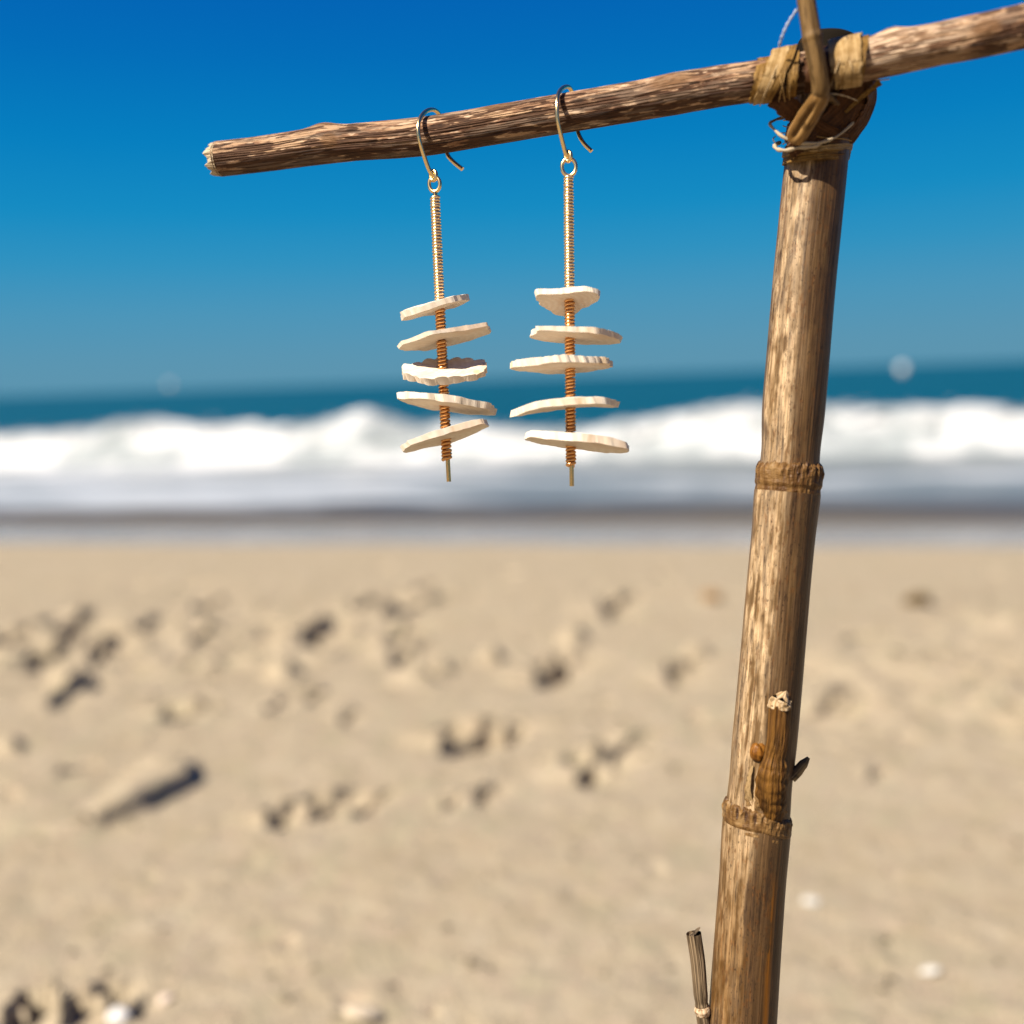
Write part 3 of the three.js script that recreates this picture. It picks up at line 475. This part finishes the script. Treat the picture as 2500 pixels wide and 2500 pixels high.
  mesh('broken_end', cap, paleWood, stick).userData.label = 'pale torn wood at the snapped end of the stick';
  setBase(stick, W(1950, 250, 240));
}

// ---------------------------------------------------------------- lashing of dry leaf strips and thread
const J = (zx, zy, off) => W(1780 + zx / 3.864, zy / 3.864, off);
const lash = thing('leaf_lashing', 'dry golden leaf strips and pale thread tying the stick to the bamboo pole', 'lashing');
{
  const leaf = (seed, dark, light) => dry({ map: colorTex(192, 192, (u, v) => { const f = fbm(u * 26, v * 1.2 + seed, seed, 3), m = fbm(u * 4, v * 9, seed + 3, 3); return mix3(mix3(dark, light, sstep(.25, .75, f * .55 + m * .45)), [dark[0] * .5, dark[1] * .45, dark[2] * .4], sstep(.62, .75, m) * .6); }, THREE.MirroredRepeatWrapping), roughness: .62, bumpMap: greyTex(128, 128, (u, v) => fbm(u * 20, v * 2, seed, 3)), bumpScale: .0003 });
  const pale = leaf(1, [.17, .098, .030], [.325, .22, .10]), gold = leaf(2, [.090, .043, .007], [.215, .122, .032]), brown = leaf(3, [.034, .012, .003], [.075, .029, .008]);
  const sc = W(1950, 180, 240), pc = polePt(250);
  const fromStick = p => { const d = stickPts[15].clone().sub(stickPts[8]).normalize(), v = p.clone().sub(sc); return v.addScaledVector(d, -v.dot(d)); };
  const fromPole = p => { const d = polePt(100).sub(polePt(500)).normalize(), v = p.clone().sub(pc); return v.addScaledVector(d, -v.dot(d)); };
  const px = r => rpx(r, 250);
  // full turns round the stick: x column, lean, width
  function turn(name, x, lean, width, grow, mat, seed, upLift = 0) {
    const pts = [], c0 = x, K = 16;
    for (let k = 0; k < K; k++) {
      const a = k / K * 2 * Math.PI, up = Math.sin(a), near = Math.cos(a), xx = c0 + lean * up, yc = lerpTable(STICK.map(s => [s[0], s[1]]), xx), o = lerpTable(STICK.map(s => [s[0], s[3]]), xx), r = lerpTable(STICK.map(s => [s[0], s[2]]), xx) * grow + (up > 0 ? upLift * up : 0);
      pts.push(W(xx, yc - up * r, o + near * r * (near < 0 ? 2.1 : 1)));
    }
    return mesh(name, ribbon({ pts, width: t => px(width), out: p => fromStick(p), thick: px(4), n: 96, wob: .35, seed, closed: true }), mat, lash);
  }
  for (const [x, lean, w, grow, mat, sd, lift] of [[1856, 10, 32, 1.09, gold, 4, 2], [1884, 24, 42, 1.19, pale, 9, 14], [1905, 34, 18, 1.23, gold, 10, 12], [1936, 5, 24, 1.13, gold, 12, 4], [2054, -10, 44, 1.15, pale, 15, 12], [2082, 0, 40, 1.20, pale, 16, 8], [2104, 8, 18, 1.10, gold, 19, 3], [1985, -2, 40, 1.05, brown, 21, 2], [2018, 4, 30, 1.06, brown, 23, 2]]) turn('leaf_strip', x, lean, w, grow, mat, sd, lift);
  // frayed fibres wound loosely with the strips
  const R = rng(99), fibreMats = [[.26, .16, .06], [.10, .05, .014], [.36, .26, .14]].map(c => dry({ color: rgb(...c), roughness: .8 }));
  for (let k = 0; k < 9; k++) {
    const side = R() < .5 ? 1845 + 105 * R() : 2030 + 85 * R(), lean = (R() - .5) * 60, a0 = -1.2 - R() * 1.4, a1 = a0 + 2.2 + R() * 2.2, pts = [];
    for (let i = 0; i <= 7; i++) { const a = mix(a0, a1, i / 7), up = Math.sin(a), xx = side + lean * up, yc = lerpTable(STICK.map(q => [q[0], q[1]]), xx), o = lerpTable(STICK.map(q => [q[0], q[3]]), xx), r = 58 + 5 * R() + (i === 0 || i === 7 ? 8 * R() : 0); pts.push(W(xx, yc - up * r, o + Math.cos(a) * r)); }
    mesh('fibre', sweep({ pts, n: 30, seg: 6, radius: () => px(.9 + .9 * R()) }), fibreMats[k % 3], lash);
  }
  for (let k = 0; k < 7; k++) {
    const y = 265 + 125 * R(), tilt = (R() - .5) * 40, a0 = -1.7 + R() * .8, a1 = a0 + 1.4 + R() * 1.6, pts = [];
    for (let i = 0; i <= 6; i++) { const a = mix(a0, a1, i / 6), [, x, r, o] = poleAt(y), g = 1.10 + .05 * R() + (i === 0 || i === 6 ? .12 * R() : 0); pts.push(W(x + Math.sin(a) * r * g, y + tilt * Math.sin(a) + 6 * (R() - .5), o + Math.cos(a) * r * g)); }
    mesh('fibre', sweep({ pts, n: 26, seg: 6, radius: () => px(.9 + .9 * R()) }), fibreMats[k % 3], lash);
  }
  // diagonals from the stick down on to the pole
  const diag = (name, pts, w0, w1, mat, seed, cup = 0) => mesh(name, ribbon({ pts, width: t => px(mix(w0, w1, t)), out: p => p.clone().sub(polePt(240)).addScaledVector(camZ, .004), thick: px(3.5), n: 50, wob: .3, seed, cup }), mat, lash);
  diag('leaf_strip', [J(1300, 620, 250), J(1260, 740, 240), J(1150, 900, 214), J(1020, 1060, 205), J(860, 1200, 202), J(700, 1330, 202), J(560, 1440, 186)], 66, 34, brown, 31);
  diag('leaf_strip', [J(440, 900, 230), J(520, 980, 232), J(640, 1080, 222), J(780, 1180, 210), J(940, 1270, 196), J(1080, 1330, 160)], 56, 40, brown, 34);
  diag('leaf_strip', [J(1330, 700, 230), J(1350, 820, 205), J(1335, 960, 172), J(1270, 1120, 158), J(1180, 1240, 156), J(1090, 1360, 146)], 60, 44, brown, 37);
  diag('leaf_strip', [J(1180, 640, 236), J(1215, 800, 214), J(1190, 960, 190), J(1130, 1120, 178), J(1060, 1260, 170)], 84, 60, brown, 39);
  diag('leaf_blade', [J(1425, 775, 236), J(1330, 850, 236), J(1220, 940, 230), J(1095, 1060, 220)], 14, 8, gold, 40, .3);
  diag('leaf_blade', [J(1290, 632, 276), J(1180, 665, 272), J(1070, 720, 262), J(970, 800, 250)], 9, 7, gold, 43, .2);
  // band round the pole under the stick
  function band(name, y, width, grow, tilt, mat, seed, wob) {
    const pts = [], K = 16;
    for (let k = 0; k < K; k++) { const a = k / K * 2 * Math.PI, [, x, r, o] = poleAt(y); pts.push(W(x + Math.sin(a) * r * grow, y + tilt * Math.sin(a) - 5 * Math.cos(a), o + Math.cos(a) * r * grow)); }
    return mesh(name, ribbon({ pts, width: () => px(width), out: p => fromPole(p), thick: px(5), n: 96, wob, seed, closed: true }), mat, lash);
  }
  band('leaf_band', 384, 24, 1.075, -7, gold, 51, .35);
  band('leaf_band', 368, 14, 1.12, -9, pale, 54, .5);
  band('leaf_band', 340, 22, 1.06, 10, brown, 57, .4);
  band('leaf_band', 312, 40, 1.08, -12, brown, 60, .4);
  // pale thread: two loose loops round the pole and one end running up to the twig
  const thread = dry({ color: rgb(.30, .235, .155), roughness: .8 });
  const wire = (name, pts, r, mat = thread) => mesh(name, sweep({ pts, n: 60, seg: 8, radius: t => px(r) * (1 + .25 * Math.sin(t * 37)) }), mat, lash);
  wire('thread_loop', [J(520, 1110, 150), J(450, 1125, 165), J(385, 1165, 186), J(430, 1225, 204), J(505, 1290, 218), J(640, 1345, 224), J(790, 1352, 222), J(890, 1338, 216), J(1010, 1290, 205), J(1150, 1175, 176), J(1230, 1080, 130)], 3.6);
  wire('thread_loop', [J(480, 1345, 150), J(430, 1370, 176), J(455, 1408, 196), J(540, 1418, 212), J(660, 1392, 218), J(790, 1384, 218), J(870, 1350, 214)], 4.6);
  wire('thread_loop', [J(520, 1300, 208), J(600, 1345, 218), J(720, 1372, 219), J(850, 1366, 215)], 2.6);
  const clear = new THREE.MeshPhysicalMaterial({ color: rgb(.30, .33, .42), roughness: .6, transmission: .4, thickness: 0 });
  wire('thread_end', [J(640, 90, 322), J(560, 210, 322), J(505, 330, 318), J(470, 440, 300)], 3, clear);
  wire('fibre', [J(870, 885, 300), J(980, 885, 285), J(1110, 910, 262), J(1210, 950, 244)], 1.5);
  wire('fibre', [J(1380, 750, 244), J(1440, 755, 246), J(1515, 745, 248)], 1.6);
  wire('fibre', [J(395, 1160, 186), J(440, 1135, 188), J(500, 1098, 190)], 1.6, dry({ color: rgb(.1, .07, .04), roughness: .9 }));
  wire('fibre', [J(440, 1360, 180), J(415, 1310, 182), J(440, 1285, 184)], 1.5, dry({ color: rgb(.12, .09, .05), roughness: .9 }));
  wire('fibre', [J(455, 1030, 196), J(480, 1080, 198), J(530, 1100, 196)], 3);
  setBase(lash, polePt(400));
}

// ---------------------------------------------------------------- bent twig standing in front of the joint
{
  const tw = thing('bent_twig', 'thin brown twig tucked upright into the lashing, its foot bent aside', 'twig');
  const mat = dry({ map: stubWood(51, [.068, .036, .010], [.165, .098, .037]), roughness: .5, bumpMap: caneBump, bumpScale: .0004 });
  mesh('stem', sweep({ pts: [J(690, -500, 350), J(700, -250, 346), J(725, -20, 340), J(758, 200, 336), J(795, 420, 332), J(835, 640, 326), J(862, 800, 316), J(862, 900, 302)], n: 110, seg: 32, radius: t => rpx(lerpTable([[0, 22], [.35, 22], [.50, 23], [.535, 25.5], [.56, 23], [.8, 21], [.93, 22], [1, 20]], t), 330), push: (a, t) => rpx(2, 330) * (fbm(Math.cos(a) * 4, Math.sin(a) * 4, t * 9, 3) - .5) }), mat, tw);
  mesh('foot', sweep({ pts: [J(885, 860, 306), J(850, 930, 300), J(790, 1030, 276), J(720, 1140, 250), J(650, 1260, 230), J(615, 1330, 216)], n: 60, seg: 32, flat: .8, radius: t => rpx(lerpTable([[0, 14], [.12, 21], [.3, 24], [.55, 27], [.8, 26], [1, 22]], t), 260), push: (a, t) => -rpx(13, 260) * Math.exp(-Math.pow((Math.atan2(Math.sin(a - .25), Math.cos(a - .25))) / .28, 2)) * sstep(.18, .4, t) * (1 - sstep(.75, .95, t)) + rpx(3, 260) * (fbm(Math.cos(a) * 4, Math.sin(a) * 4, t * 4, 3) - .5) }), dry({ map: stubWood(55, [.085, .040, .009], [.215, .122, .042]), roughness: .45 }), tw);
  mesh('bud_scar', sweep({ pts: [J(880, 900, 300), J(960, 930, 290), J(1030, 985, 276)], n: 20, seg: 16, radius: t => rpx(13 - 9 * t, 290), push: (a, t) => rpx(3, 290) * (fbm(Math.cos(a) * 3, Math.sin(a) * 3, t * 5, 2) - .5) }), mat, tw);
  setBase(tw, J(640, 1300, 224));
}

// ---------------------------------------------------------------- earrings
const goldWire = new THREE.MeshStandardMaterial({ color: rgb(.80, .56, .25), metalness: 1, roughness: .24 });
const pinWire = new THREE.MeshStandardMaterial({ color: rgb(.70, .43, .16), metalness: 1, roughness: .2 });
const goldCoil = new THREE.MeshStandardMaterial({ color: rgb(.90, .66, .38), metalness: 1, roughness: .27 });
const shadedCoil = new THREE.MeshStandardMaterial({ color: rgb(.66, .34, .125), metalness: 1, roughness: .30 });  // same gold wire, with the shade under the shells in its colour
const shellTex = seed => colorTex(256, 256, (u, v) => {
  const x = u * 2 - 1, y = v * 2 - 1, r = Math.hypot(x, y), g = fbm(x * 3 + seed, y * 3, seed, 3), lines = .5 + .5 * Math.sin(38 * Math.hypot(x + .9, y + .3) + 5 * g), s = fbm(x * 2 + 7, y * 2, seed + 5, 4);
  let c = mix3([.50, .405, .295], [.60, .525, .43], lines * .45 + g * .55); c = mix3(c, [.50, .355, .235], sstep(.48, .70, s) * .5); c = mix3(c, [.40, .27, .12], sstep(.66, .78, fbm(x * 4, y * 4, seed + 11, 4)) * .5); return c;
});
const shellMats = [1, 2, 3].map(s => new THREE.MeshPhysicalMaterial({ map: shellTex(s * 3.7), roughness: .48, bumpMap: greyTex(128, 128, (u, v) => fbm(u * 14, v * 14, s, 3)), bumpScale: .00012 }));
// irregular flat piece of shell: half width, half depth, thickness (px), slope and pitch (deg), dish (px), scallops
function shellGeo({ w, dz, th, dish = 0, scal = 0, amp = .02, seed = 1, wob = .2, tri = 0, curl = 0 }) {
  const NA = 144, NR = 16, rs = rng(seed * 977 + 13), planes = [];
  for (let k = 0; k < 9; k++) planes.push([(k + .75 * (rs() - .5)) / 9 * 2 * Math.PI, .86 + .22 * rs()]);
  planes.push([0, 1], [Math.PI, 1]);
  const facet = a => { let q = 0; for (const [b, d] of planes) { const k = Math.cos(a - b) / d; if (k > 0) q += Math.pow(k, 26); } return Math.pow(q, -1 / 26); };
  const outline = a => { const c = Math.cos(a), s = Math.sin(a); return (tri ? 1.06 : 1.02) * facet(a) + wob * (fbm(c * 1.3 + seed * 5, s * 1.3, seed, 3) - .5) * 1.4 + .10 * (fbm(c * 5 + seed, s * 5, seed, 3) - .5) - tri * .34 * (1 - Math.cos(3 * (a + Math.PI / 2))) * .5; };
  const edge = (a, top) => outline(a + (top ? 0 : .05)) * (top ? 1 : .93 + .12 * fbm(Math.cos(a) * 2 + seed, Math.sin(a) * 2, seed + 4, 2)) * (1 + (scal ? amp * (Math.pow(Math.abs(Math.sin(a * scal / 2 + (top ? 0 : .9))), .6) - .6) : 0));
  const P = (a, k, top) => {          // k 0 centre .. 1 rim
    const R = edge(a, top), x = Math.cos(a) * k * R, z = Math.sin(a) * k * R, sd = top ? 1 : -1, round = 1 - .22 * sstep(.86, 1, k);
    const mid = -dish * (1 - k * k) + curl * (x * x - .3) + th * .35 * (fbm(x * 2 + seed, z * 2, 3, 3) - .5), f = scal && top ? amp * .8 * w * (Math.pow(Math.abs(Math.sin(a * scal / 2)), .7) - .5) * sstep(.6, 1, k) : 0;
    return new V3(x * w, mid + f + sd * th / 2 * round * (.72 + .6 * fbm(x * 1.7, z * 1.7, seed + 2, 2)) + sd * .10 * th * (fbm(x * 6, z * 6, seed, 3) - .5), z * dz);
  };
  // one closed skin: centre of the underside -> lower rim -> upper rim -> centre of the top, with crisp edges
  const g = gridGeo(NA, 2 * NR + 1, (u, v, i, j) => { const a = i === NA ? 0 : u * 2 * Math.PI, k = j <= NR ? j / NR : (2 * NR + 1 - j) / NR; return P(a, 1 - Math.pow(1 - k, 1.6), j > NR); }, (u, v, p) => [p.x / w * .5 + .5, p.z / dz * .5 + .5]);
  return toCreasedNormals(g, .55);
}
function earring(name, label, E) {
  const o = thing(name, label, 'earring', 'pair of shell earrings on the stick'), r = k => rpx(k, E.off);
  mesh('ear_wire', sweep({ pts: E.hook.map(([x, y, f]) => W(x, y, E.off + f)), n: 110, seg: 16, ref: camX, radius: t => r(5.2) }), goldWire, o);
  // small loop closing the ear wire, and the eye of the stem hanging in it
  const loop = (n, cx, cy, f, R, squash, turn, tube) => { const pts = []; for (let k = 0; k <= 24; k++) { const a = k / 24 * 2 * Math.PI, h = Math.cos(a) * R * squash; pts.push(W(cx + h * Math.cos(turn), cy - Math.sin(a) * R * (Math.sin(a) < 0 ? 1.12 : 1), E.off + f + h * Math.sin(turn))); } return mesh(n, sweep({ pts, n: 72, seg: 14, ref: new V3(.3, .2, .9), radius: () => r(tube), cap: false }), goldWire, o); };
  loop('ear_wire_loop', ...E.loop, 4.8); loop('stem_eye', ...E.eye, 4.6);
  const [x0, y0] = E.top, [x1, y1] = E.bot, f = E.eye[2], at = y => { const t = (y - y0) / (y1 - y0); return W(mix(x0, x1, t), y, E.off + f); };
  mesh('stem_wire', sweep({ pts: [W(E.eye[0] + E.twist, E.eye[1] + E.eye[3] * 1.1, E.off + f), at(y0 + 4), at((y0 + y1) / 2), W(...E.pin, E.off + f)], n: 40, seg: 14, radius: () => r(5.6) }), pinWire, o);
  // wound wire: one coil down to the first shell, then a short coil as spacer under every shell
  const coil = (n, ya, yb, mat, pitch) => {
    const turns = (yb - ya) / pitch, N = Math.max(8, Math.round(turns * 14)), C = k => at(mix(ya, yb, k)), ax = C(1).sub(C(0)).normalize(), e1 = camX.clone().addScaledVector(ax, -camX.dot(ax)).normalize(), e2 = new V3().crossVectors(ax, e1), pts = [];
    for (let k = 0; k <= N; k++) { const a = k / N * turns * 2 * Math.PI; pts.push(C(k / N).addScaledVector(e1, Math.cos(a) * r(9.0 + .9 * (noise(a * .21, ya, 2) - .5))).addScaledVector(e2, Math.sin(a) * r(9.0)).addScaledVector(ax, r(2.2) * (noise(a * .16, ya, 5) - .5))); }
    return mesh(n, sweep({ pts, n: N, seg: 8, ref: ax, radius: () => r(pitch * .5), smooth: false }), mat, o);
  };
  const ys = E.shells.map(s => s.y + (x0 + (x1 - x0) * (s.y - y0) / (y1 - y0) - s.x) * -Math.tan(s.slope * Math.PI / 180) * -1);
  coil('wire_coil', y0, E.shells[0].y, goldCoil, 7.6);
  E.shells.forEach((s, k) => coil('spacer_coil', s.y, k < 4 ? E.shells[k + 1].y : y1, shadedCoil, 8.8));
  E.shells.forEach((s, k) => {
    const g = shellGeo({ ...s, w: r(s.w), dz: r(s.w * (s.deep || .72)), th: r(s.th), dish: r(s.dish || 0), curl: r(s.curl || 0), amp: s.amp || .06 });
    const m = mesh('shell_disc', g, shellMats[k % 3], o); m.position.copy(W(s.x, s.y, E.off + f + (s.f || 0)));
    const basis = new THREE.Matrix4().makeBasis(camX, camY, camZ), q = new THREE.Quaternion().setFromRotationMatrix(basis);
    m.quaternion.copy(q).multiply(new THREE.Quaternion().setFromEuler(new THREE.Euler(s.pitch * Math.PI / 180, 0, s.slope * Math.PI / 180, 'ZXY')));
    if (s.tag) m.userData.label = s.tag;
  });
  setBase(o, W(...E.pin, E.off + f));
  return o;
}
const Zb = (zx, zy) => [900 + zx / 2.76, 650 + zy / 2.76];
const sh = (xa, ya, xb, yb, o) => { const [x1, y1] = Zb(xa, ya), [x2, y2] = Zb(xb, yb); return { x: (x1 + x2) / 2, y: (y1 + y2) / 2 + (o.dy || 0), w: Math.hypot(x2 - x1, y2 - y1) / 2, slope: Math.atan2(y1 - y2, x2 - x1) * 180 / Math.PI, ...o }; };
earring('shell_earring', 'gold wire earring with five white shell discs, the middle one fluted and tilted forward', {
  off: 4, hook: [[1062, 432, 34], [1052, 422, 40], [1045, 408, 44], [1034, 376, 52], [1025, 345, 58], [1021, 315, 60], [1024, 294, 54], [1034, 277, 36], [1050, 268, 8], [1066, 272, -22], [1078, 292, -48], [1084, 330, -62], [1088, 360, -62], [1094, 380, -60], [1108, 396, -56], [1129, 413, -50]],
  loop: [1058, 428, 34, 11, .75, .6], eye: [1061, 449, 34, 17, .82, .35], twist: 2, top: [1062, 481], bot: [1091, 1122], pin: [1096, 1176],
  shells: [
    sh(220, 345, 675, 205, { th: 17, pitch: 4, deep: .55, seed: 1, wob: .12 }),
    sh(197, 545, 802, 412, { th: 13, pitch: -4, deep: .62, seed: 2, wob: .12, dy: 2 }),
    sh(238, 722, 795, 690, { th: 22, pitch: 32, deep: .60, seed: 3, wob: .06, dish: 4, scal: 17, amp: .07, dy: 0, tag: 'fluted shell disc tilted to show its top' }),
    sh(190, 880, 855, 965, { th: 20, pitch: -4, deep: .62, seed: 4, wob: .14 }),
    sh(235, 1225, 795, 1050, { th: 18, pitch: -5, deep: .62, seed: 5, wob: .12, dy: 2 }),
  ],
});
earring('shell_earring_001', 'gold wire earring with five white shell discs, topmost disc a pointed triangular piece', {
  off: 88, hook: [[1390, 385, 34], [1382, 376, 40], [1377, 360, 44], [1369, 328, 52], [1362, 295, 58], [1360, 262, 60], [1361, 240, 54], [1367, 222, 34], [1380, 212, 6], [1392, 216, -24], [1400, 238, -48], [1404, 272, -62], [1408, 305, -62], [1412, 325, -60], [1424, 348, -56], [1444, 369, -50]],
  loop: [1387, 381, 34, 11, .75, .6], eye: [1389, 407, 34, 20, .86, .2], twist: 0, top: [1388, 432], bot: [1394, 1138], pin: [1396, 1187],
  shells: [
    sh(1088, 200, 1582, 205, { th: 17, pitch: -17, deep: .72, seed: 6, wob: .05, tri: 1, dish: -6, dy: 8, tag: 'pointed triangular piece of shell' }),
    sh(1080, 440, 1712, 490, { th: 16, pitch: -1, deep: .66, seed: 7, wob: .12 }),
    sh(975, 675, 1645, 655, { th: 18, pitch: -2, deep: .62, seed: 8, wob: .08, scal: 34, amp: .026 }),
    sh(970, 975, 1700, 915, { th: 20, pitch: 3, deep: .62, seed: 9, wob: .10, curl: -14, dy: -4 }),
    sh(1065, 1145, 1735, 1225, { th: 21, pitch: -3, deep: .62, seed: 10, wob: .12, dy: -2 }),
  ],
});

// ---------------------------------------------------------------- small things lying on the sand
function fragment(name, label, cat, px, py, wpx, flat, color, seed, group, rough = .5) {
  const p = hit(px, py), d = p.clone().sub(camera.position).dot(camZ) * -1, r = wpx / 2 * d / F, g = new THREE.SphereGeometry(r, 36, 24), pa = g.attributes.position;
  for (let i = 0; i < pa.count; i++) { const v = new V3().fromBufferAttribute(pa, i), k = .75 + .6 * fbm(v.x / r * 1.5 + seed, v.y / r * 1.5, v.z / r * 1.5, 3) + .15 * (fbm(v.x / r * 6, v.y / r * 6, v.z / r * 6 + seed, 2) - .5); pa.setXYZ(i, v.x * k, v.y * k * flat, v.z * k * .85); }
  g.computeVertexNormals(); g.rotateX(.35 * Math.sin(seed)); g.rotateZ(.25 * Math.cos(seed * 3)); g.computeBoundingBox();
  const o = mesh(name, g, dry({ map: colorTex(64, 64, (u, v) => { const f = .75 + .5 * fbm(u * 12, v * 12, seed, 3); return [color[0] * f, color[1] * f, color[2] * f]; }), roughness: rough }));
  o.position.set(p.x, sandY(p.x, p.z) - g.boundingBox.min.y * .7, p.z); o.userData = { label, category: cat }; if (group) o.userData.group = group; return o;
}
fragment('shell_fragment', 'white shell fragment on the sand beside the dark pits', 'shell fragment', 292, 2482, 52, .6, [.52, .50, .47], 1);
fragment('shell_fragment_001', 'small pinkish shell fragment on sand near the white one', 'shell fragment', 402, 2430, 34, .5, [.46, .37, .30], 2);
fragment('shell_fragment_002', 'pale round shell fragment on smooth sand right of the pole', 'shell fragment', 1980, 2200, 40, .5, [.42, .40, .36], 3);
fragment('shell_fragment_003', 'thin pale shell sliver on smooth sand below the round fragment', 'shell fragment', 2270, 2362, 44, .3, [.42, .40, .36], 4);
fragment('shell_fragment_004', 'flat cream shell fragment half sunk in the sand left of the side twig', 'shell fragment', 890, 2482, 90, .3, [.40, .33, .24], 5);
fragment('seaweed_scrap', 'dark brown scrap of dry seaweed alone on smooth wet sand', 'seaweed scrap', 2240, 1478, 58, .55, [.07, .045, .018], 6, undefined, .9);
fragment('seaweed_scrap_001', 'rusty orange scrap of dry seaweed beside the bamboo pole', 'seaweed scrap', 1738, 1474, 46, .5, [.17, .10, .042], 7, undefined, .9);

renderer.render(scene, camera);
